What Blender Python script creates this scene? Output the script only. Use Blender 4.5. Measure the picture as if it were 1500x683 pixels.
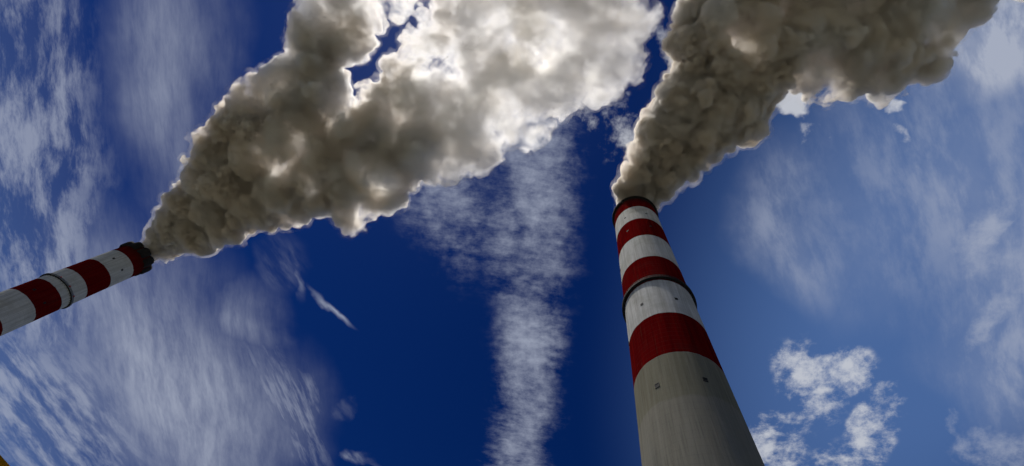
import bpy, bmesh, math, random
import numpy as np
from mathutils import Vector, Matrix

for o in list(bpy.data.objects): bpy.data.objects.remove(o)
scene = bpy.context.scene
col = scene.collection
R = math.radians
STEP = 0.45

# ------------------------------------------------------------------ camera
EYE = np.array([0.0, 0.0, 1.7])
FPX = 700.0                                        # focal length in pixels of a 1500 px wide frame
CAMROT = np.array([[0.986518257, 0.0, 0.163651240],  # rows: camera right, up, back in world axes
                   [-0.0532343053, -0.945613900, 0.320905689],
                   [0.154750888, -0.325291181, -0.932865376]])
cam_d = bpy.data.cameras.new('camera'); cam = bpy.data.objects.new('camera', cam_d); col.objects.link(cam)
cam_d.sensor_width = 36.0; cam_d.lens = FPX / 1500.0 * 36.0
cam_d.clip_start = 0.05; cam_d.clip_end = 30000
mw = Matrix([[CAMROT[r][c] for r in range(3)] for c in range(3)]).to_4x4()
mw.translation = Vector(EYE)
cam.matrix_world = mw
scene.camera = cam

def ray(px, py):
    c = np.array([px - 750.0, -(py - 341.5), -FPX])
    w = CAMROT.T @ c
    return w / np.linalg.norm(w)
def at_height(px, py, h):
    r = ray(px, py)
    return EYE + r * ((h - EYE[2]) / r[2])
def sky_xy(px, py):                                # direction on the cloud layer: x/z, y/z
    r = ray(px, py); return r[0] / r[2], r[1] / r[2]

# ------------------------------------------------------------------ render settings
scene.render.engine = 'CYCLES'
cy = scene.cycles
cy.use_denoising = True
cy.max_bounces = 16
cy.volume_bounces = 7
cy.diffuse_bounces = 3
cy.volume_step_rate = STEP
cy.transparent_max_bounces = 48
cy.sample_clamp_indirect = 6.0
cy.sample_clamp_direct = 0.0
cy.use_adaptive_sampling = True
cy.adaptive_threshold = 0.05
vs = scene.view_settings
vs.view_transform = 'Standard'; vs.look = 'None'; vs.gamma = 1.0; vs.use_curve_mapping = False
vs.exposure = -0.6

# ------------------------------------------------------------------ sun
SUN = ray(645, 48)
sun_d = bpy.data.lights.new('sun', 'SUN'); sun_d.energy = 5.0; sun_d.angle = R(0.53); sun_d.color = (1.0, 0.965, 0.91)
sun = bpy.data.objects.new('sun', sun_d); col.objects.link(sun)
sun.rotation_euler = Vector(SUN).to_track_quat('Z', 'Y').to_euler()
sun.location = (0, 0, 500)
SUN_EL = math.asin(SUN[2]); SUN_ROT = math.atan2(SUN[0], SUN[1])

# ------------------------------------------------------------------ node helpers
class G:
    """small helper that writes math as nodes"""
    def __init__(s, nt): s.nt = nt; s.n = nt.nodes; s.l = nt.links
    def put(s, sock, v):
        if hasattr(v, 'is_linked') or hasattr(v, 'links'): s.l.new(v, sock)
        else: sock.default_value = v
    def math(s, op, a, b=0.0, c=0.0, clamp=False):
        n = s.n.new('ShaderNodeMath'); n.operation = op; n.use_clamp = clamp
        s.put(n.inputs[0], a); s.put(n.inputs[1], b); s.put(n.inputs[2], c); return n.outputs[0]
    def mul(s, a, b): return s.math('MULTIPLY', a, b)
    def add(s, a, b): return s.math('ADD', a, b)
    def sub(s, a, b): return s.math('SUBTRACT', a, b)
    def mx(s, a, b): return s.math('MAXIMUM', a, b)
    def vmath(s, op, a, b=(0, 0, 0), scale=1.0):
        n = s.n.new('ShaderNodeVectorMath'); n.operation = op
        s.put(n.inputs[0], a); s.put(n.inputs[1], b)
        if op == 'SCALE': s.put(n.inputs['Scale'], scale)
        return n.outputs['Value'] if op in ('LENGTH', 'DOT_PRODUCT', 'DISTANCE') else n.outputs[0]
    def smooth(s, v, a, b, lo=0.0, hi=1.0, kind='SMOOTHSTEP'):
        n = s.n.new('ShaderNodeMapRange'); n.interpolation_type = kind
        s.put(n.inputs['Value'], v); n.inputs['From Min'].default_value = a; n.inputs['From Max'].default_value = b
        n.inputs['To Min'].default_value = lo; n.inputs['To Max'].default_value = hi
        return n.outputs[0]
    def mapping(s, v, loc=(0, 0, 0), rot=0.0, scale=(1, 1, 1), kind='TEXTURE'):
        n = s.n.new('ShaderNodeMapping'); n.vector_type = kind
        s.put(n.inputs[0], v); n.inputs['Location'].default_value = loc
        n.inputs['Rotation'].default_value = (0, 0, rot); n.inputs['Scale'].default_value = scale
        return n.outputs[0]
    def noise(s, v, scale, detail=6.0, rough=0.55, dist=0.0, lac=2.0, color=False):
        n = s.n.new('ShaderNodeTexNoise'); s.put(n.inputs['Vector'], v)
        n.inputs['Scale'].default_value = scale; n.inputs['Detail'].default_value = detail
        n.inputs['Roughness'].default_value = rough; n.inputs['Distortion'].default_value = dist
        n.inputs['Lacunarity'].default_value = lac
        return n.outputs['Color'] if color else n.outputs[0]
    def mix(s, f, a, b, blend='MIX'):
        n = s.n.new('ShaderNodeMix'); n.data_type = 'RGBA'; n.blend_type = blend
        s.put(n.inputs[0], f); s.put(n.inputs[6], a); s.put(n.inputs[7], b); return n.outputs[2]

# ------------------------------------------------------------------ world: sky with layers of high cloud
world = bpy.data.worlds.new('World'); scene.world = world; world.use_nodes = True
nt = world.node_tree; nt.nodes.clear(); g = G(nt)
sky = nt.nodes.new('ShaderNodeTexSky'); sky.sky_type = 'NISHITA'; sky.sun_disc = False
sky.sun_elevation = SUN_EL; sky.sun_rotation = SUN_ROT
sky.altitude = 1500; sky.air_density = 1.0; sky.dust_density = 0.3; sky.ozone_density = 4.0
tc = nt.nodes.new('ShaderNodeTexCoord')
D = tc.outputs['Generated']
sp = nt.nodes.new('ShaderNodeSeparateXYZ'); nt.links.new(D, sp.inputs[0])
zz = g.mx(sp.outputs[2], 0.06)
cb = nt.nodes.new('ShaderNodeCombineXYZ')
nt.links.new(g.math('DIVIDE', sp.outputs[0], zz), cb.inputs[0]); nt.links.new(g.math('DIVIDE', sp.outputs[1], zz), cb.inputs[1])
P = cb.outputs[0]                                   # point on the cloud layer, height 1
def warp(amount, scale, detail=3.0, src=None):
    w = g.noise(src or P, scale, detail, 0.5, color=True)
    return g.vmath('ADD', src or P, g.vmath('SCALE', g.vmath('SUBTRACT', w, (0.5, 0.5, 0.5)), scale=amount))
PG = warp(0.10, 1.3, 2.0)                           # gentle bend for the grain of the cloud
P1 = warp(0.34, 2.6, 5.0)                           # uneven outlines
P2 = warp(0.16, 9.0, 8.0, P1)                       # ragged outlines
def strip(src, a, b, w, inner=0.0, ext=0.0):
    """soft ellipse of cloud cover from pixel a to pixel b, w wide (px at b..a mean)"""
    ax, ay = sky_xy(*a); bx, by = sky_xy(*b)
    cx, cyy = (ax + bx) / 2, (ay + by) / 2
    L = math.hypot(bx - ax, by - ay) / 2 + 1e-4; ang = math.atan2(by - ay, bx - ax)
    mx_, my_ = (a[0] + b[0]) / 2, (a[1] + b[1]) / 2
    dx, dy = b[0] - a[0], b[1] - a[1]; dl = math.hypot(dx, dy) or 1
    p = sky_xy(mx_ - dy / dl * w / 2, my_ + dx / dl * w / 2); q = sky_xy(mx_ + dy / dl * w / 2, my_ - dx / dl * w / 2)
    W = math.hypot(p[0] - q[0], p[1] - q[1]) / 2
    v = g.mapping(src, (cx, cyy, 0), ang, (L, W, 1))
    return g.smooth(g.vmath('LENGTH', v), 1.0, inner)
def union(*m):
    r = m[0]
    for x in m[1:]: r = g.mx(r, x)
    return r
def along(src, a, b, stretch, freq):
    """coordinates with grain running from pixel a to pixel b"""
    ax, ay = sky_xy(*a); bx, by = sky_xy(*b); ang = math.atan2(by - ay, bx - ax)
    return g.mapping(src, (0, 0, 0), ang, (stretch / freq, 1.0 / freq, 1))

# cirrus veil on the left: long fibres that run down the picture
f1 = g.noise(along(warp(0.06, 4.0, 4.0, PG), (230, 60), (330, 640), 3.4, 7.0), 1.0, 11.0, 0.66)
f2 = g.noise(along(warp(0.03, 7.0, 4.0, PG), (180, 0), (240, 683), 4.2, 30.0), 1.0, 9.0, 0.66)
f3 = g.noise(along(PG, (390, 430), (470, 640), 5.0, 34.0), 1.0, 7.0, 0.62)
veil = union(g.mul(strip(P1, (270, -260), (240, 420), 230, 0.0), 0.66), g.mul(strip(P1, (140, 260), (350, 800), 400, 0.1), 0.95),
             g.mul(strip(P1, (340, 360), (400, 560), 150, 0.0), 0.7))
veil = g.mul(veil, g.add(g.smooth(f1, 0.28, 0.72, 0.50, 1.0), g.smooth(f2, 0.30, 0.70, -0.16, 0.18)))
feather = g.mul(strip(P2, (370, 420), (460, 760), 110, 0.1), g.smooth(f3, 0.34, 0.66, 0.05, 0.62))
veil = g.mx(veil, feather)
# broken fibres at the far left
h1 = g.noise(along(warp(0.04, 6.0, 4.0, PG), (60, 0), (100, 683), 2.6, 11.0), 1.0, 10.0, 0.68)
h2 = g.noise(along(warp(0.04, 6.0, 4.0, PG), (0, 430), (200, 683), 2.2, 12.0), 1.0, 10.0, 0.66)
edge = g.mx(g.mul(strip(P1, (10, -360), (60, 620), 280, 0.4), g.smooth(h1, 0.40, 0.64, 0.08, 1.0)),
            g.mul(strip(P1, (-60, 380), (160, 800), 280, 0.3), g.smooth(h2, 0.40, 0.64, 0.14, 1.0)))
# rippled band down the middle
r0 = along(PG, (770, 200), (770, 680), 1.0, 1.0)
rip = g.noise(g.mapping(r0, (0, 0, 0), 0.12, (1 / 42.0, 1 / 11.0, 1)), 1.0, 8.0, 0.66)
rip2 = g.noise(PG, 6.0, 9.0, 0.62)
PB = warp(0.10, 5.0, 6.0)
bm_ = union(g.mul(strip(PB, (590, 90), (720, 480), 230, 0.0), 0.9), strip(PB, (790, -100), (790, 560), 210, 0.1), strip(PB, (790, 200), (765, 760), 170, 0.1),
            strip(PB, (775, 420), (735, 950), 170, 0.1), g.mul(strip(PB, (690, 150), (770, 500), 190, 0.0), 0.85))
rip3 = g.noise(g.mapping(r0, (0, 0, 0), -0.15, (1 / 24.0, 1 / 16.0, 1)), 1.0, 10.0, 0.72)
tex = g.add(g.mul(rip, 0.40), g.add(g.mul(rip2, 0.25), g.mul(rip3, 0.35)))
fine = g.noise(PG, 42.0, 6.0, 0.65)
band = g.mul(g.smooth(g.add(g.mul(bm_, 0.62), g.add(g.mul(g.sub(tex, 0.5), 1.5), g.add(g.mul(g.sub(fine, 0.5), 0.55), g.mul(g.sub(g.noise(P1, 4.5, 5.0, 0.6), 0.5), 0.9)))), 0.10, 1.02), g.smooth(bm_, 0.0, 0.8))
# thin veil over the right half
v1 = g.noise(along(PG, (1150, 250), (1300, 683), 2.0, 4.0), 1.0, 9.0, 0.60)
v2 = g.noise(along(PG, (1150, 150), (1240, 420), 2.6, 14.0), 1.0, 9.0, 0.64)
right = union(g.mul(strip(P1, (1080, 260), (1760, 260), 620, 0.0), 0.62), g.mul(strip(P1, (1360, 100), (1660, 760), 480, 0.1), 0.70),
              g.mul(strip(P1, (1090, 170), (1230, 470), 220, 0.0), 0.60), g.mul(strip(P1, (1500, -260), (1530, 190), 380, 0.0), 1.7))
right = g.mul(right, g.add(g.smooth(v1, 0.30, 0.72, 0.16, 0.66), g.smooth(v2, 0.40, 0.66, 0.0, 0.66)))
haze0 = g.math('MINIMUM', g.add(g.mul(strip(P, (860, 350), (2000, 560), 1500, 0.2), 0.85), g.mul(strip(P, (-900, 300), (260, 400), 1800, 0.2), 0.75)), 0.85)
# brighter broken patches at the far right
e1 = g.noise(PG, 11.0, 10.0, 0.68)
rp = union(strip(P2, (1425, 250), (1425, 450), 130, 0.1), strip(P2, (1520, 330), (1420, 570), 90, 0.1), strip(P2, (1510, 600), (1420, 720), 130, 0.1),
                 g.mul(strip(P2, (1410, 600), (1400, 700), 60, 0.1), .9), strip(P2, (1500, -20), (1500, 60), 60, 0.1))
rp = g.mul(g.smooth(rp, 0.0, 0.3), g.smooth(g.add(g.mul(rp, 0.36), g.mul(g.sub(e1, 0.5), 1.6)), 0.08, 0.74))
P3 = warp(0.07, 9.0, 8.0)
# broken cumulus low on the right
k1 = g.noise(PG, 9.0, 12.0, 0.70)
cum = union(strip(P3, (1080, 650), (1200, 660), 190, 0.2), strip(P3, (1150, 480), (1225, 640), 130, 0.2), strip(P3, (1310, 530), (1250, 730), 90, 0.2),
            strip(P3, (1160, 700), (1310, 690), 120, 0.2), strip(P3, (1180, 530), (1300, 560), 100, 0.2))
k1b = g.noise(PG, 30.0, 6.0, 0.65)
cum = g.mul(g.smooth(cum, 0.0, 0.35), g.smooth(g.add(g.mul(cum, 0.40), g.add(g.mul(g.sub(k1, 0.5), 2.1), g.mul(g.sub(k1b, 0.5), 1.5))), 0.02, 0.80))
# scraps of cloud near the right plume
k2 = g.noise(PG, 15.0, 10.0, 0.68)
scr = union(strip(P2, (1130, 110), (1185, 175), 95, 0.3), g.mul(strip(P2, (1160, 170), (1190, 225), 60, 0.1), .5), g.mul(strip(P2, (1300, 140), (1380, 158), 50, 0.1), .8),
            g.mul(strip(P2, (1330, 185), (1370, 210), 40, 0.1), .5), g.mul(strip(P2, (985, 10), (1010, 120), 80, 0.1), .6), g.mul(strip(P2, (960, 240), (1090, 235), 70, .1), .7),
            g.mul(strip(P2, (870, 130), (935, 250), 130, 0.0), .75), g.mul(strip(P2, (800, 170), (860, 190), 80, 0.1), .5))
scr = g.mul(g.smooth(scr, 0.0, 0.3), g.smooth(g.add(g.mul(scr, 0.42), k2), 0.60, 0.94))
# curled wisp in the dark gap
k3 = g.noise(along(PG, (440, 400), (500, 470), 3.0, 20.0), 1.0, 8.0, 0.62)
wis = g.mul(union(g.mul(strip(P1, (425, 350), (452, 440), 20, 0.0), .5), strip(P1, (450, 405), (518, 480), 15, 0.0), g.mul(strip(P1, (370, 340), (450, 420), 90, 0.0), .25),
                  g.mul(strip(P2, (480, 590), (510, 610), 40, 0.1), .14), g.mul(strip(P2, (520, 660), (545, 700), 46, 0.1), .6)), g.smooth(k3, 0.34, 0.64, 0.1, 0.9))
def screen(a, b): return g.sub(g.add(a, b), g.mul(a, b))
cov = screen(g.math('MINIMUM', veil, 1.0), g.mul(edge, 0.75))
cov = screen(cov, band); cov = screen(cov, right); cov = screen(cov, g.mul(rp, 0.9))
cov = screen(cov, wis); cov = g.math('MULTIPLY', cov, 0.88, clamp=True)
cov2 = g.math('MULTIPLY', screen(cum, scr), 0.85, clamp=True)
hor = g.smooth(sp.outputs[2], 0.05, 0.30)           # layers thin out into haze low down
cov = g.mul(cov, hor); cov2 = g.mul(cov2, hor)
hs = nt.nodes.new('ShaderNodeHueSaturation'); hs.inputs['Saturation'].default_value = 1.12; hs.inputs['Value'].default_value = 0.93; hs.inputs['Hue'].default_value = 0.511
gm = nt.nodes.new('ShaderNodeGamma'); gm.inputs[1].default_value = 1.65; nt.links.new(g.vmath('SCALE', sky.outputs[0], scale=0.42), gm.inputs[0])
nt.links.new(gm.outputs[0], hs.inputs['Color'])
cloud_c = (5.6, 6.2, 7.8, 1); cum_c = (8.8, 9.1, 9.8, 1)
c = g.mix(haze0, hs.outputs[0], (1.15, 2.35, 5.6, 1)); c = g.mix(cov, c, cloud_c); c = g.mix(cov2, c, cum_c)
bg = nt.nodes.new('ShaderNodeBackground'); nt.links.new(c, bg.inputs[0]); bg.inputs[1].default_value = 0.10
wo = nt.nodes.new('ShaderNodeOutputWorld'); nt.links.new(bg.outputs[0], wo.inputs[0])
world.cycles.sampling_method = 'MANUAL'; world.cycles.sample_map_resolution = 512

# ------------------------------------------------------------------ objects: helpers
def tag(o, label=None, cat=None, group=None, kind=None):
    if label: o['label'] = label
    if cat: o['category'] = cat
    if group: o['group'] = group
    if kind: o['kind'] = kind
    return o
def link(name, me, mats, parent=None, loc=None):
    o = bpy.data.objects.new(name, me); col.objects.link(o)
    for m in (mats if isinstance(mats, (list, tuple)) else [mats]): me.materials.append(m)
    if parent: o.parent = parent
    if loc is not None: o.location = loc
    return o
def build(name, bm, mats, parent=None, loc=None, smooth=False):
    me = bpy.data.meshes.new(name); bm.to_mesh(me); bm.free()
    if smooth: me.polygons.foreach_set('use_smooth', [True] * len(me.polygons))
    return link(name, me, mats, parent, loc)
def lathe(bm, prof, seg=128, closed=False, c=(0, 0)):
    rings = []
    for r, z in prof:
        rings.append([bm.verts.new((c[0] + r * math.cos(2 * math.pi * i / seg), c[1] + r * math.sin(2 * math.pi * i / seg), z)) for i in range(seg)])
    n = len(rings)
    for k in range(n if closed else n - 1):
        a, b = rings[k], rings[(k + 1) % n]
        for i in range(seg):
            bm.faces.new((a[i], a[(i + 1) % seg], b[(i + 1) % seg], b[i]))
    return rings
def box(bm, c, s, rz=0.0, tilt=None):
    m = Matrix.Translation(c) @ Matrix.Rotation(rz, 4, 'Z')
    if tilt is not None: m = m @ tilt
    m = m @ Matrix.Diagonal((s[0], s[1], s[2], 1))
    bmesh.ops.create_cube(bm, size=1.0, matrix=m)
def bar(bm, a, b, r, seg=8):
    a, b = Vector(a), Vector(b); d = b - a
    m = Matrix.Translation((a + b) / 2) @ d.to_track_quat('Z', 'Y').to_matrix().to_4x4()
    bmesh.ops.create_cone(bm, cap_ends=True, segments=seg, radius1=r, radius2=r, depth=d.length, matrix=m)

def mat(name):
    m = bpy.data.materials.new(name); m.use_nodes = True
    return m, G(m.node_tree), m.node_tree.nodes['Principled BSDF']

# ------------------------------------------------------------------ materials
def shaft_material(name, bounds, H, soot_seed):
    """bounds: heights (descending) where red and white alternate, red first; concrete below the last"""
    m, q, bs = mat(name)
    tcn = m.node_tree.nodes.new('ShaderNodeTexCoord'); O = tcn.outputs['Object']
    s = m.node_tree.nodes.new('ShaderNodeSeparateXYZ'); m.node_tree.links.new(O, s.inputs[0])
    wob = q.mul(q.sub(q.noise(O, 0.35, 3.0), 0.5), 0.8)
    z = q.add(s.outputs[2], wob)
    ang = q.math('ARCTAN2', s.outputs[1], s.outputs[0])
    # coordinates wrapped round the shaft: cos, sin for x/y so that nothing seams
    cbn = m.node_tree.nodes.new('ShaderNodeCombineXYZ')
    m.node_tree.links.new(q.mul(s.outputs[0], 1.0), cbn.inputs[0]); m.node_tree.links.new(q.mul(s.outputs[1], 1.0), cbn.inputs[1])
    m.node_tree.links.new(q.mul(s.outputs[2], 0.03), cbn.inputs[2]); m.node_tree.links.new(s.outputs[2], s.inputs[0]) if False else None
    streak = q.noise(cbn.outputs[0], 0.9, 7.0, 0.65)
    streak2 = q.noise(cbn.outputs[0], 3.2, 5.0, 0.6)
    blot = q.noise(O, 0.10, 7.0, 0.6)
    # paint bands
    isred = None
    for i in range(0, len(bounds) - 1, 2):
        hi, lo = bounds[i], bounds[i + 1]
        k = q.math('MULTIPLY', q.smooth(z, lo - 0.12, lo + 0.12, kind='LINEAR'), q.smooth(z, hi - 0.12, hi + 0.12, 1.0, 0.0, kind='LINEAR'), clamp=True) if i else q.smooth(z, lo - 0.12, lo + 0.12, kind='LINEAR')
        isred = k if isred is None else q.mx(isred, k)
    painted = q.smooth(z, bounds[-1] - 0.15, bounds[-1] + 0.15, kind='LINEAR')
    redv = q.mix(q.smooth(streak, 0.3, 0.7), (0.085, 0.002, 0.003, 1), (0.15, 0.004, 0.004, 1))
    redv = q.mix(q.mul(q.smooth(blot, 0.5, 0.75), 0.35), redv, (0.10, 0.02, 0.016, 1))
    whv = q.mix(q.smooth(streak, 0.28, 0.66), (0.45, 0.435, 0.395, 1), (0.64, 0.63, 0.60, 1))
    whv = q.mix(q.mul(q.smooth(blot, 0.45, 0.72), 0.5), whv, (0.33, 0.315, 0.26, 1))
    whv = q.mix(q.mul(q.smooth(streak2, 0.50, 0.72), 0.35), whv, (0.28, 0.27, 0.25, 1))
    # concrete: weathered olive lift above an older grey one
    c1 = q.mix(q.smooth(streak, 0.3, 0.7), (0.20, 0.185, 0.132, 1), (0.26, 0.242, 0.178, 1))
    c2 = q.mix(q.smooth(streak, 0.3, 0.7), (0.235, 0.218, 0.172, 1), (0.295, 0.276, 0.222, 1))
    seam = q.add(s.outputs[2], q.mul(q.sub(blot, 0.5), 5.0))
    conc = q.mix(q.smooth(seam, H * 0.352 - 0.4, H * 0.352 + 0.6), c2, c1)
    conc = q.mix(q.mul(q.smooth(streak2, 0.52, 0.70), 0.34), conc, (0.09, 0.09, 0.075, 1))
    # shuttering lines every 2.4 m
    lift = q.math('ABSOLUTE', q.sub(q.math('FRACT', q.mul(s.outputs[2], 1 / 2.4)), 0.5))
    ln = q.smooth(lift, 0.47, 0.497)
    paint = q.mix(isred, whv, redv)
    colr = q.mix(painted, conc, paint)
    colr = q.mix(q.mul(ln, 0.26), colr, (0.10, 0.10, 0.09, 1))
    rust = q.mul(q.smooth(q.noise(cbn.outputs[0], 1.7, 6.0, 0.7), 0.56, 0.74), 0.40)
    colr = q.mix(rust, colr, (0.13, 0.075, 0.045, 1))
    # soot falling from the mouth
    soot = q.mul(q.smooth(q.add(s.outputs[2], q.mul(q.sub(streak, 0.5), 26.0)), H - 16.0, H - 1.0), 0.75)
    colr = q.mix(soot, colr, (0.020, 0.014, 0.012, 1))
    m.node_tree.links.new(colr, bs.inputs['Base Color'])
    bs.inputs['Roughness'].default_value = 0.95
    bs.inputs['Specular IOR Level'].default_value = 0.0
    b = m.node_tree.nodes.new('ShaderNodeBump'); b.inputs['Strength'].default_value = 0.5; b.inputs['Distance'].default_value = 0.15
    m.node_tree.links.new(q.sub(q.add(q.noise(O, 1.4, 6.0, 0.7), q.mul(streak2, 0.8)), q.mul(ln, 0.5)), b.inputs['Height'])
    m.node_tree.links.new(b.outputs[0], bs.inputs['Normal'])
    return m
def simple(name, c1, c2, rough=0.7, scale=2.0, metal=0.0):
    m, q, bs = mat(name)
    tcn = m.node_tree.nodes.new('ShaderNodeTexCoord')
    m.node_tree.links.new(q.mix(q.smooth(q.noise(tcn.outputs['Object'], scale, 6.0, 0.6), 0.35, 0.65), (*c1, 1), (*c2, 1)), bs.inputs['Base Color'])
    bs.inputs['Roughness'].default_value = rough; bs.inputs['Metallic'].default_value = metal
    return m
M_dark = simple('dark_steel', (0.010, 0.010, 0.011), (0.026, 0.023, 0.02), 0.8)
M_soot = simple('sooty_concrete', (0.004, 0.0035, 0.0035), (0.014, 0.010, 0.009), 0.95)
M_lamp = simple('red_lens', (0.30, 0.01, 0.01), (0.4, 0.02, 0.01), 0.3)
M_yel = simple('yellow_paint', (0.72, 0.40, 0.02), (0.80, 0.47, 0.03), 0.45)
_nt = M_yel.node_tree; _b = _nt.nodes['Principled BSDF']; _t = _nt.nodes.new('ShaderNodeBsdfTranslucent'); _t.inputs[0].default_value = (0.95, 0.60, 0.05, 1)
_m = _nt.nodes.new('ShaderNodeMixShader'); _m.inputs[0].default_value = 0.85; _nt.links.new(_b.outputs[0], _m.inputs[1]); _nt.links.new(_t.outputs[0], _m.inputs[2])
_nt.links.new(_m.outputs[0], _nt.nodes['Material Output'].inputs['Surface'])      # yellow plastic edging lets sunlight through
M_tar = simple('black_underside', (0.006, 0.006, 0.006), (0.02, 0.018, 0.016), 0.8)
M_hole = simple('vent_hole', (0.004, 0.004, 0.004), (0.01, 0.01, 0.01), 0.9)

# ------------------------------------------------------------------ ground
mg, q, bs = mat('ground_gravel')
tcn = mg.node_tree.nodes.new('ShaderNodeTexCoord')
gr = q.mix(q.smooth(q.noise(tcn.outputs['Object'], 0.02, 8.0, 0.6), 0.42, 0.58), (0.16, 0.15, 0.13, 1), (0.07, 0.09, 0.035, 1))
gr = q.mix(q.mul(q.noise(tcn.outputs['Object'], 6.0, 8.0, 0.7), 0.6), gr, (0.22, 0.21, 0.19, 1))
mg.node_tree.links.new(gr, bs.inputs['Base Color']); bs.inputs['Roughness'].default_value = 0.95
bm = bmesh.new(); bmesh.ops.create_grid(bm, x_segments=40, y_segments=40, size=9000)
tag(build('ground', bm, mg), kind='structure')

# ------------------------------------------------------------------ chimneys
def repeat(name, me, material, parent, n):
    """n copies of one mesh turned round the shaft axis, each an object of its own"""
    me.materials.append(material)
    for i in range(n):
        o = bpy.data.objects.new(name, me); col.objects.link(o); o.parent = parent
        o.rotation_euler = (0, 0, 2 * math.pi * i / n)

def gallery(parent, rs, z, width, posts, rail_h=1.5, reach=1.3):
    """walkway ring round the shaft at height z, on brackets, with a railing"""
    bm = bmesh.new()
    lathe(bm, [(rs - 0.05, z), (rs + width, z), (rs + width, z + 0.25), (rs - 0.05, z + 0.25)], 128, closed=True)
    gal = build('gallery', bm, M_dark, parent)
    bm = bmesh.new(); v = []
    for dy in (-0.08, 0.08):
        v.append([bm.verts.new((r_, dy, z_)) for r_, z_ in ((rs + .01, z - .004), (rs + width - .15, z - .004), (rs + .01, z - reach))])
    bm.faces.new(v[0]); bm.faces.new(v[1][::-1])
    for k in range(3): bm.faces.new((v[0][k], v[1][k], v[1][(k + 1) % 3], v[0][(k + 1) % 3]))
    me = bpy.data.meshes.new('bracket'); bm.to_mesh(me); bm.free()
    repeat('bracket', me, M_dark, gal, posts // 2)
    bm = bmesh.new(); rp_ = rs + width - .12
    box(bm, (rp_, 0, z + .25 + rail_h / 2), (.13, .13, rail_h))
    me = bpy.data.meshes.new('railing_post'); bm.to_mesh(me); bm.free()
    repeat('railing_post', me, M_dark, gal, posts)
    for k in (0.5, 1.0):
        bm = bmesh.new(); zk = z + .25 + rail_h * k
        lathe(bm, [(rp_ - .06, zk - .06), (rp_ + .06, zk - .06), (rp_ + .06, zk + .06), (rp_ - .06, zk + .06)], 128, closed=True)
        build('handrail', bm, M_dark, gal)
    return gal

def ladder(parent, rad, H, a):
    """two stiles and rungs standing off the shaft"""
    bm = bmesh.new(); ca, sa = math.cos(a), math.sin(a)
    zs = np.linspace(1.0, H, 40)
    for s_ in (-.25, .25):
        prev = None
        for z in zs:
            r = rad(z) + .3
            ring = [bm.verts.new((ca * (r + u) - sa * (s_ + w), sa * (r + u) + ca * (s_ + w), z)) for u, w in ((-.05, -.05), (.05, -.05), (.05, .05), (-.05, .05))]
            if prev:
                for k in range(4): bm.faces.new((prev[k], prev[(k + 1) % 4], ring[(k + 1) % 4], ring[k]))
            prev = ring
    return build('ladder', bm, M_dark, parent)

def vent(parent, rs, z, a, w=0.7, h=1.0):
    """dark opening with a frame, set in the shaft wall at angle a"""
    ca, sa = math.cos(a), math.sin(a)
    bm = bmesh.new(); box(bm, (ca * (rs + 0.02), sa * (rs + 0.02), z), (0.16, w, h), a)
    f = build('vent', bm, M_hole, parent)
    bm = bmesh.new()
    for dy, dz, sy, sz in ((0, h / 2 + .06, w + .24, .12), (0, -h / 2 - .06, w + .24, .12), (w / 2 + .06, 0, .12, h), (-w / 2 - .06, 0, .12, h)):
        box(bm, (ca * (rs + .05) - sa * dy, sa * (rs + .05) + ca * dy, z + dz), (0.22, sy, sz), a)
    build('vent_frame', bm, M_dark, f)

def chimney(loc, H, r_top, r_base, bounds, label, seed):
    root = bpy.data.objects.new('smokestack', None); col.objects.link(root)
    root.location = loc
    tag(root, label, 'chimney', 'tall striped power station chimneys')
    def rad(z):
        t = max(0.0, (H - z) / H)
        return r_top + (r_base - r_top) * (0.06 * t + 0.94 * t ** 5)
    bm = bmesh.new()
    prof = [(rad(z), z) for z in np.linspace(0, H, 60)]
    prof += [(r_top - 1.1, H), (r_top - 1.3, H - 25.0)]
    lathe(bm, prof, 160)
    m = shaft_material('shaft_paint', bounds, H, seed)
    sh = build('shaft', bm, m, root, smooth=True)
    sh.data.materials.append(M_soot)
    for p_ in sh.data.polygons:
        c_ = p_.center
        if math.hypot(c_[0], c_[1]) < r_top - 0.4: p_.material_index = 1
    sh.data.set_sharp_from_angle(angle=R(35))
    return root, rad

XR, YR = 29.5, 89.2
bR = [300, 278.5, 254.4, 226.8, 198.7, 173.6, 147.5, 123.6]
bR = [z + 1.7 for z in bR]
H1 = bR[0]
st, rad1 = chimney((XR, YR, 0), H1, 12.95, 16.0, bR[:1] + bR[1:], 'red and white banded smokestack towering at centre right, bare concrete below its lowest red band', 1)
az = math.atan2(-YR, -XR)                           # side that faces the camera
# rim gallery with close-set railing posts
bm = bmesh.new(); r_ = rad1(H1)
lathe(bm, [(r_ + .02, H1 - 2.2), (r_ + .5, H1 - 2.2), (r_ + .75, H1 - 1.2), (r_ + .75, H1 + .12), (r_ - .9, H1 + .12), (r_ - .9, H1 + .01), (r_ + .02, H1 + .01)], 160, closed=True)
build('rim_band', bm, M_soot, st)
gallery(st, rad1(H1 - 3.4), H1 - 3.2, 1.25, 96, 1.3, .9)
zg = 176.3
gallery(st, rad1(zg), zg, 1.1, 84, 1.5, 1.2)
for dz, w in ((266, .8), (243, .8), (218, .0), (160, .9), (113, 1.1)):
    if w:
        for da in (-0.42, 0.52): vent(st, rad1(dz), dz, az + da, w, w * 1.25)
for dz in (214, 150): vent(st, rad1(dz), dz, az - 1.30, .9, 1.2)
ladder(st, rad1, H1 - 8, az + 2.3)

XL, YL = -347.85, 140.44
bL = [293.8, 280.9, 262.97, 245.87, 228.93, 213.38, 195.5, 178.0]
bL = [z + 1.7 for z in bL]
H2 = bL[0] + 3.0
bL[0] = H2
st2, rad2 = chimney((XL, YL, 0), H2, 11.9, 16.5, bL, 'red and white banded smokestack slanting in from the left edge, with a scalloped black top', 2)
az2 = math.atan2(-YL, -XL)
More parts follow.
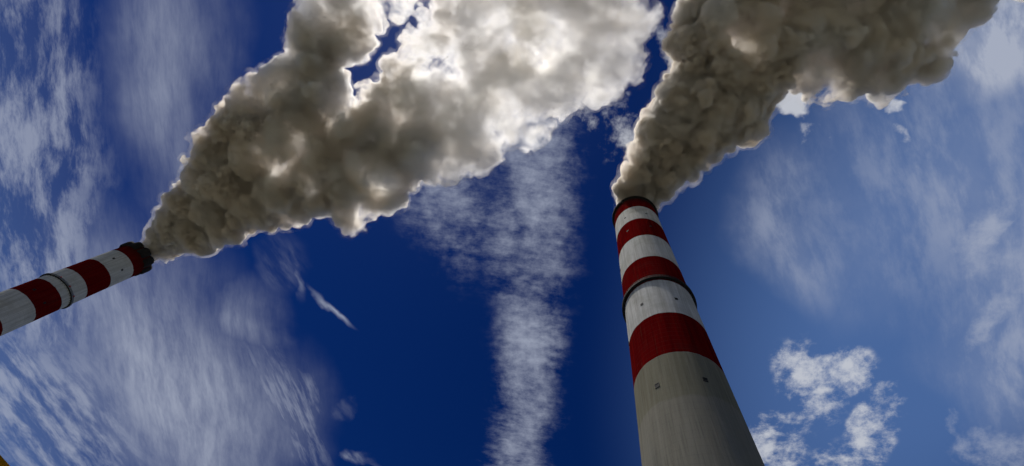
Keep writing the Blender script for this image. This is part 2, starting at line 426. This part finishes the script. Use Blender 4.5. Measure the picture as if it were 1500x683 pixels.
# scalloped sooty mouth: flue tops standing proud of the rim
for k in range(9):
    a = 2 * math.pi * k / 9 + .2; rr = 9.6
    bm = bmesh.new(); c_ = (rr * math.cos(a), rr * math.sin(a))
    lathe(bm, [(3.3, H2 - 7.5), (3.95, H2 - 6.5), (4.05, H2 - 1.0), (3.7, H2 + 1.1), (3.2, H2 + 1.2), (3.0, H2 - 3.0)], 40, c=c_)
    build('flue_mouth', bm, M_soot, st2, smooth=True)
zg2 = 234.5 + 1.7
gallery(st2, rad2(zg2), zg2, 1.0, 80, 1.1, .8)
for da in (-.55, .05, .6):
    bm = bmesh.new(); r_ = rad2(zg2) + 1.35
    bmesh.ops.create_uvsphere(bm, u_segments=12, v_segments=8, radius=.55, matrix=Matrix.Translation((r_ * math.cos(az2 + da), r_ * math.sin(az2 + da), zg2 + 1.1)))
    build('warning_light', bm, M_lamp, st2, smooth=True)
for dz in (274, 221):
    for da in (-0.5, 0.35): vent(st2, rad2(dz), dz, az2 + da, 1.0, 1.3)
ladder(st2, rad2, H2 - 12, az2 + 2.2)

# ------------------------------------------------------------------ yellow edged canopy close by, only its corner shows
def canopy():
    h = 5.0
    a = at_height(0, 664, h + .06); b = at_height(17, 683, h + .06)
    u = (b - a); u[2] = 0; u /= np.linalg.norm(u)
    n = np.array([-u[1], u[0], 0])
    if np.dot(n, np.array([a[0], a[1], 0])) < 0: n = -n      # away from the camera
    mid = (a + b) / 2; L = 7.0; W = 4.0
    root = bpy.data.objects.new('canopy', None); col.objects.link(root)
    c = mid + n * (W / 2); root.location = (c[0], c[1], 0)
    root.rotation_euler = (0, 0, math.atan2(u[1], u[0]))
    sgn = 1 if np.dot(np.array([-u[1], u[0], 0]), n) > 0 else -1
    bm = bmesh.new(); box(bm, (0, .06 * sgn, h + .035), (L, W - .12, .04)); build('roof_panel', bm, M_tar, root)
    bm = bmesh.new(); box(bm, (0, -sgn * (W / 2 - .045), h + .03), (L, .09, .05)); bmesh.ops.bevel(bm, geom=bm.edges[:], offset=.008, segments=2, affect='EDGES'); build('fascia', bm, M_yel, root)
    for sx in (-1, 1):
        for sy in (-1, 1):
            bm = bmesh.new(); bar(bm, (sx * (L / 2 - .4), sy * (W / 2 - .5), 0), (sx * (L / 2 - .4), sy * (W / 2 - .5), h + .012), .07, 16); build('post', bm, M_yel, root)
    tag(root, 'yellow edged corner of a dark canopy at the bottom left of the sky', 'canopy')
canopy()

# ------------------------------------------------------------------ smoke plumes
def perlin(p, cell, seed):
    """gradient noise at points p, lattice turned so that no grid direction shows; about -1..1"""
    rng = np.random.default_rng(seed)
    q_, _r = np.linalg.qr(rng.normal(size=(3, 3)))
    t = (p @ q_.T.astype(np.float32)) / np.float32(cell) + 500.0
    i = np.floor(t).astype(np.int32); f = (t - i).astype(np.float32)
    N = 64
    gr = rng.normal(size=(N, N, N, 3)).astype(np.float32); gr /= np.linalg.norm(gr, axis=3)[..., None]
    u = f * f * f * (f * (f * 6 - 15) + 10)
    out = np.zeros(len(p), np.float32)
    for a in (0, 1):
        for b in (0, 1):
            for c in (0, 1):
                g_ = gr[(i[:, 0] + a) % N, (i[:, 1] + b) % N, (i[:, 2] + c) % N]
                d = g_[:, 0] * (f[:, 0] - a) + g_[:, 1] * (f[:, 1] - b) + g_[:, 2] * (f[:, 2] - c)
                out += d * (u[:, 0] if a else 1 - u[:, 0]) * (u[:, 1] if b else 1 - u[:, 1]) * (u[:, 2] if c else 1 - u[:, 2])
    return out * 1.5

def surface_nets(F, h, origin):
    """closed mesh of the zero level of F (positive inside)"""
    F = F.copy()
    for ax in range(3):
        sl = [slice(None)] * 3
        for e in (0, -1):
            sl[ax] = e; F[tuple(sl)] = np.minimum(F[tuple(sl)], -1e-3)
    S = F > 0
    nx, ny, nz = F.shape
    cnt = np.zeros((nx - 1, ny - 1, nz - 1), np.uint8)
    for dx in (0, 1):
        for dy in (0, 1):
            for dz in (0, 1): cnt += S[dx:nx - 1 + dx, dy:ny - 1 + dy, dz:nz - 1 + dz]
    act = (cnt > 0) & (cnt < 8)
    idx = -np.ones(act.shape, np.int32); cells = np.argwhere(act); idx[act] = np.arange(len(cells))
    pos = np.zeros((len(cells), 3), np.float32); num = np.zeros(len(cells), np.float32)
    ci, cj, ck = cells.T
    corner = [(a, b, c) for a in (0, 1) for b in (0, 1) for c in (0, 1)]
    for a in corner:
        for ax in range(3):
            if a[ax]: continue
            b = list(a); b[ax] = 1
            va = F[ci + a[0], cj + a[1], ck + a[2]]; vb = F[ci + b[0], cj + b[1], ck + b[2]]
            x = (va > 0) != (vb > 0)
            t = np.where(x, va / np.where(x, va - vb, 1), 0)
            p = np.tile(np.array(a, np.float32), (len(cells), 1)); p[:, ax] += t
            pos += p * x[:, None]; num += x
    pos = (pos / num[:, None] + cells) * h + origin
    quads = []
    for ax in range(3):
        o1, o2 = (ax + 1) % 3, (ax + 2) % 3
        a = [slice(None)] * 3; b = [slice(None)] * 3; a[ax] = slice(0, -1); b[ax] = slice(1, None)
        A, B = S[tuple(a)], S[tuple(b)]
        e = np.argwhere(A != B)
        e = e[(e[:, o1] > 0) & (e[:, o2] > 0) & (e[:, o1] < F.shape[o1] - 1) & (e[:, o2] < F.shape[o2] - 1)]
        flip = A[e[:, 0], e[:, 1], e[:, 2]]
        c0 = e.copy(); c1 = e.copy(); c1[:, o1] -= 1; c2 = c1.copy(); c2[:, o2] -= 1; c3 = e.copy(); c3[:, o2] -= 1
        qd = np.stack([idx[tuple(c.T)] for c in (c0, c1, c2, c3)], 1)
        qd[~flip] = qd[~flip][:, ::-1]
        quads.append(qd)
    return pos, np.concatenate(quads)

def puff_field(balls, h, seed, pad=8.0, puffs=(9, 9, 6), rough=1.0):
    """balls: array x, y, z, r. Billows grow on billows; returns the field and its origin"""
    rng = np.random.default_rng(seed)
    levels = [np.array(balls, float)]
    for lv, (n, s0, s1) in enumerate(((puffs[0], .34, .58), (puffs[1], .26, .50), (puffs[2], .26, .50))):
        par = levels[-1]; out = []
        for x, y, z, r in par:
            if r < 3.0 * h: continue
            d = rng.normal(size=(n, 3)); d /= np.linalg.norm(d, axis=1)[:, None]
            s = rng.uniform(s0, s1, n)
            out.append(np.concatenate([np.array([x, y, z]) + d * (r * (1.0 - 0.45 * s))[:, None], (r * s)[:, None]], 1))
        levels.append(np.concatenate(out))
    allb = np.concatenate(levels)
    lo = (allb[:, :3] - allb[:, 3:]).min(0) - pad; hi = (allb[:, :3] + allb[:, 3:]).max(0) + pad
    shape = np.ceil((hi - lo) / h).astype(int) + 1
    F = np.full(shape, -6.0, np.float32)
    for x, y, z, r in allb:
        if r < 1.2 * h: continue
        a = np.maximum(np.floor((np.array([x, y, z]) - r - 5 - lo) / h).astype(int), 0)
        b = np.minimum(np.ceil((np.array([x, y, z]) + r + 5 - lo) / h).astype(int) + 1, shape)
        X = (np.arange(a[0], b[0]) * h + lo[0] - x)[:, None, None] ** 2
        Y = (np.arange(a[1], b[1]) * h + lo[1] - y)[None, :, None] ** 2
        Z = (np.arange(a[2], b[2]) * h + lo[2] - z)[None, None, :] ** 2
        sub = F[a[0]:b[0], a[1]:b[1], a[2]:b[2]]
        np.maximum(sub, r - np.sqrt(X + Y + Z), out=sub)
    ii = np.nonzero((F > -4.6) & (F < 9.0)); f0 = F[ii]
    p = (np.stack(ii, 1) * h + lo).astype(np.float32)
    p = p + 3.0 * np.stack([perlin(p, 13.0, seed + 50 + k) for k in range(3)], 1)
    n = 3.0 * perlin(p, 19.0, seed + 1) + 4.4 * (np.abs(perlin(p, 9.5, seed + 2)) - 0.26) + 2.1 * (np.abs(perlin(p, 4.9, seed + 3)) - 0.26) + 1.5 * (np.abs(perlin(p, 2.6, seed + 4)) - 0.26)
    F[ii] = f0 + np.clip((f0 + 4.6) / 3.6, 0, 1) * rough * n * np.clip(0.62 + 0.0011 * np.linalg.norm(p - np.array(balls[0][:3]), axis=1), 0.62, 1.0)
    return F, lo

def smoke_material(name, dens, near, far_col, aniso, cut, far_m, thin, surf=0.0):
    """billowing vapour: dense and brown at the mouth, paler and thinner with distance; cut = how much of it the noise tears away"""
    m = bpy.data.materials.new(name); m.use_nodes = True; n = m.node_tree; n.nodes.clear(); q = G(n)
    out = n.nodes.new('ShaderNodeOutputMaterial')
    v = n.nodes.new('ShaderNodeVolumePrincipled'); v.inputs['Anisotropy'].default_value = aniso
    O = n.nodes.new('ShaderNodeTexCoord').outputs['Object']
    w = q.vmath('ADD', O, q.vmath('SCALE', q.vmath('SUBTRACT', q.noise(O, 0.035, 2.0, color=True), (0.5, 0.5, 0.5)), scale=26.0))
    a = q.noise(w, 0.030, 4.0, 0.68)
    far = q.add(q.vmath('LENGTH', O), q.mul(q.sub(q.noise(O, 0.02, 2.0), 0.5), 90.0))
    dil = q.smooth(far, 10.0, far_m, 1.5, thin, kind='LINEAR')
    fil = q.smooth(q.noise(q.vmath('ADD', O, q.vmath('SCALE', q.vmath('SUBTRACT', q.noise(O, 0.09, 2.0, color=True), (0.5, 0.5, 0.5)), scale=16.0)), 0.13, 3.0, 0.65), 0.32, 0.66, 0.40, 1.35)
    dil = q.mul(dil, fil)
    n.links.new(q.mul(q.mul(q.smooth(q.add(a, q.smooth(far, 0.0, 200.0, 0.02, 0.0)), cut, cut + 0.21, 0.0, 1.75), dil), dens), v.inputs['Density'])
    n.links.new(q.mix(q.math('ADD', q.smooth(far, 40.0, 340.0), q.smooth(q.noise(O, 0.045, 4.0, 0.6), 0.42, 0.62, -0.35, 0.45), clamp=True), (*near, 1), (*far_col, 1)), v.inputs['Color'])
    n.links.new(v.outputs[0], out.inputs['Volume'])
    if surf:
        t = n.nodes.new('ShaderNodeBsdfTransparent'); d = n.nodes.new('ShaderNodeBsdfDiffuse'); d.inputs[0].default_value = (0.82, 0.75, 0.66, 1)
        y = n.nodes.new('ShaderNodeMixShader'); y.inputs[0].default_value = surf; n.links.new(t.outputs[0], y.inputs[1]); n.links.new(d.outputs[0], y.inputs[2])
        n.links.new(y.outputs[0], out.inputs['Surface'])
    return m

def field_mesh(name, F, level, h, lo, org):
    pos, quads = surface_nets(F - level, h, lo)
    me = bpy.data.meshes.new(name)
    me.vertices.add(len(pos)); me.vertices.foreach_set('co', (pos - org).astype(np.float32).ravel())
    me.loops.add(quads.size); me.loops.foreach_set('vertex_index', quads.astype(np.int32).ravel())
    me.polygons.add(len(quads)); me.polygons.foreach_set('loop_start', np.arange(len(quads), dtype=np.int32) * 4)
    me.update(calc_edges=True); me.validate()
    me.polygons.foreach_set('use_smooth', np.ones(len(me.polygons), bool))
    return me

def plume(name, pix, h, seed, mats, floor, axis, label, group=None, levels=(-1.8, 0.6), **kw):
    """pix: pixel x, y, altitude, radius in pixels -> a ball of smoke in the air at that altitude"""
    balls = []
    for px, py, alt, rp in pix:
        p = at_height(px, py, alt)
        for _ in range(3):                         # the cloud lifts clear of the mouth as it widens
            r = rp * np.dot(p - EYE, -CAMROT[2]) / FPX
            if math.hypot(p[0] - axis[0], p[1] - axis[1]) > 9.0: p = at_height(px, py, max(alt, floor + 0.95 * r + 3.0))
        balls.append((*p, rp * np.dot(p - EYE, -CAMROT[2]) / FPX))
    F, lo = puff_field(balls, h, seed, **kw)
    # nothing hangs below the mouth of the stack
    z = np.arange(F.shape[2]) * h + lo[2]
    F = np.minimum(F, (z - floor)[None, None, :].astype(np.float32))
    org = np.array([axis[0], axis[1], floor])
    root = link(name, field_mesh(name, F, levels[0], h, lo, org), mats[0], None, org)
    for lv, m, nm in zip(levels[1:], mats[1:], ('billows', 'dense_core')):
        link(nm, field_mesh(nm, F, lv, h, lo, org), m, root)
    tag(root, label, 'smoke', group)
    print(name, len(root.data.vertices), 'verts', F.shape)
    return root

LEFT = [  # column leaving the stack
 (213, 374, 299, 14), (224, 362, 302, 17), (238, 345, 305, 22), (240, 366, 304, 17), (256, 322, 308, 26), (262, 350, 307, 26), (275, 295, 311, 28), (285, 335, 310, 30), (300, 352, 309, 22),
 (300, 265, 315, 32), (315, 305, 313, 34), (330, 335, 312, 26), (345, 345, 312, 15), (325, 230, 320, 38), (350, 270, 317, 42), (300, 205, 320, 18), (345, 185, 324, 32), (375, 300, 317, 38), (395, 315, 317, 22),
 (385, 225, 324, 48), (375, 155, 330, 42), (420, 280, 321, 46), (430, 310, 320, 26), (425, 130, 336, 48), (440, 200, 329, 52), (395, 120, 334, 22), (465, 290, 323, 32), (475, 240, 328, 48),
 (460, 60, 345, 42), (480, 10, 352, 44), (445, 20, 350, 16), (470, 130, 338, 46), (515, 310, 325, 30), (520, 270, 328, 42), (548, 298, 325, 18), (560, 250, 332, 48), (572, 285, 328, 24),
 (505, 70, 347, 30), (530, 25, 355, 30), (520, 200, 334, 46), (600, 215, 338, 52), (640, 225, 340, 46), (560, 170, 340, 46), (625, 150, 345, 52), (690, 200, 346, 56), (700, 225, 346, 34), (740, 185, 350, 40), (775, 190, 351, 32),
 (640, 95, 352, 46), (690, 120, 353, 60), (700, 50, 362, 42), (750, 120, 356, 58), (785, 140, 356, 34), (740, 30, 368, 50), (810, 110, 362, 52), (860, 115, 365, 42), (895, 125, 366, 26), (925, 105, 368, 20), (800, 40, 371, 60), (870, 50, 375, 56),
 (905, 85, 372, 34), (920, 30, 380, 42), (650, 40, 362, 26), (610, 75, 354, 14), (575, 120, 346, 20), (590, 5, 362, 22), (533, 62, 350, 20), (574, 96, 350, 18), (606, 58, 355, 20), (585, 22, 358, 16), (598, 78, 353, 18), (556, 36, 353, 14), (620, 20, 362, 14), (550, 10, 360, 22),
 (500, -50, 362, 60), (600, -50, 370, 50), (700, -50, 380, 70), (800, -60, 388, 80), (900, -60, 394, 70), (1000, -120, 400, 70), (850, -180, 410, 90), (650, -160, 395, 90)]
RIGHT = [
 (931, 290, 301, 28), (925, 272, 303, 22), (948, 280, 303, 28), (968, 282, 304, 14), (935, 250, 307, 27), (962, 255, 308, 30), (985, 262, 308, 22), (940, 222, 311, 24), (968, 225, 313, 36), (1000, 238, 312, 30), (1020, 240, 312, 16),
 (955, 195, 316, 26), (985, 190, 318, 40), (1025, 205, 317, 36), (1060, 205, 318, 22), (1085, 200, 320, 16), (975, 160, 321, 22), (1005, 155, 323, 42), (1050, 165, 323, 44), (1090, 170, 323, 34), (1115, 160, 325, 18),
 (1015, 120, 328, 36), (1060, 115, 330, 50), (1100, 130, 329, 40), (1030, 70, 335, 44), (1015, 30, 340, 26), (1060, 30, 341, 52), (1100, 70, 337, 56), (1150, 60, 341, 52), (1135, 110, 333, 26), (1180, 100, 339, 32),
 (1205, 115, 340, 34), (1205, 135, 339, 18), (1200, 50, 345, 56), (1250, 70, 346, 56), (1255, 110, 343, 30), (1290, 90, 347, 50), (1290, 125, 345, 22), (1300, 40, 350, 60), (1335, 85, 350, 42), (1355, 100, 350, 22), (1350, 40, 354, 46), (1385, 25, 357, 36), (1425, -5, 361, 34),
 (1150, 0, 348, 60), (1240, 0, 353, 60), (1340, -20, 359, 60), (1080, -50, 352, 60), (1180, -70, 360, 70), (1300, -90, 368, 80), (1420, -70, 370, 70), (1520, -100, 380, 80)]
NEAR = (0.988, 0.936, 0.862); FARC = (0.988, 0.978, 0.962)
LM = [smoke_material('smoke_wisps', 0.022, NEAR, FARC, 0.5, 0.46, 330.0, 0.5, 0.01),
      smoke_material('smoke_billows', 0.62, NEAR, FARC, 0.56, 0.385, 290.0, 0.13, 0.045)]
RM = [LM[0], smoke_material('smoke_billows_dense', 0.55, NEAR, FARC, 0.46, 0.38, 330.0, 0.35, 0.045)]
plume('smoke_plume', LEFT, 1.0, 11, LM, H2 + 1.6, (XL, YL), 'broad brown and white smoke cloud billowing from the smokestack at the left edge', 'smoke plumes from the stacks', puffs=(9, 7, 4))
plume('smoke_plume', RIGHT, 0.85, 23, RM, H1 + 0.6, (XR, YR), 'grey brown smoke column rising and spreading from the centre right smokestack', 'smoke plumes from the stacks')
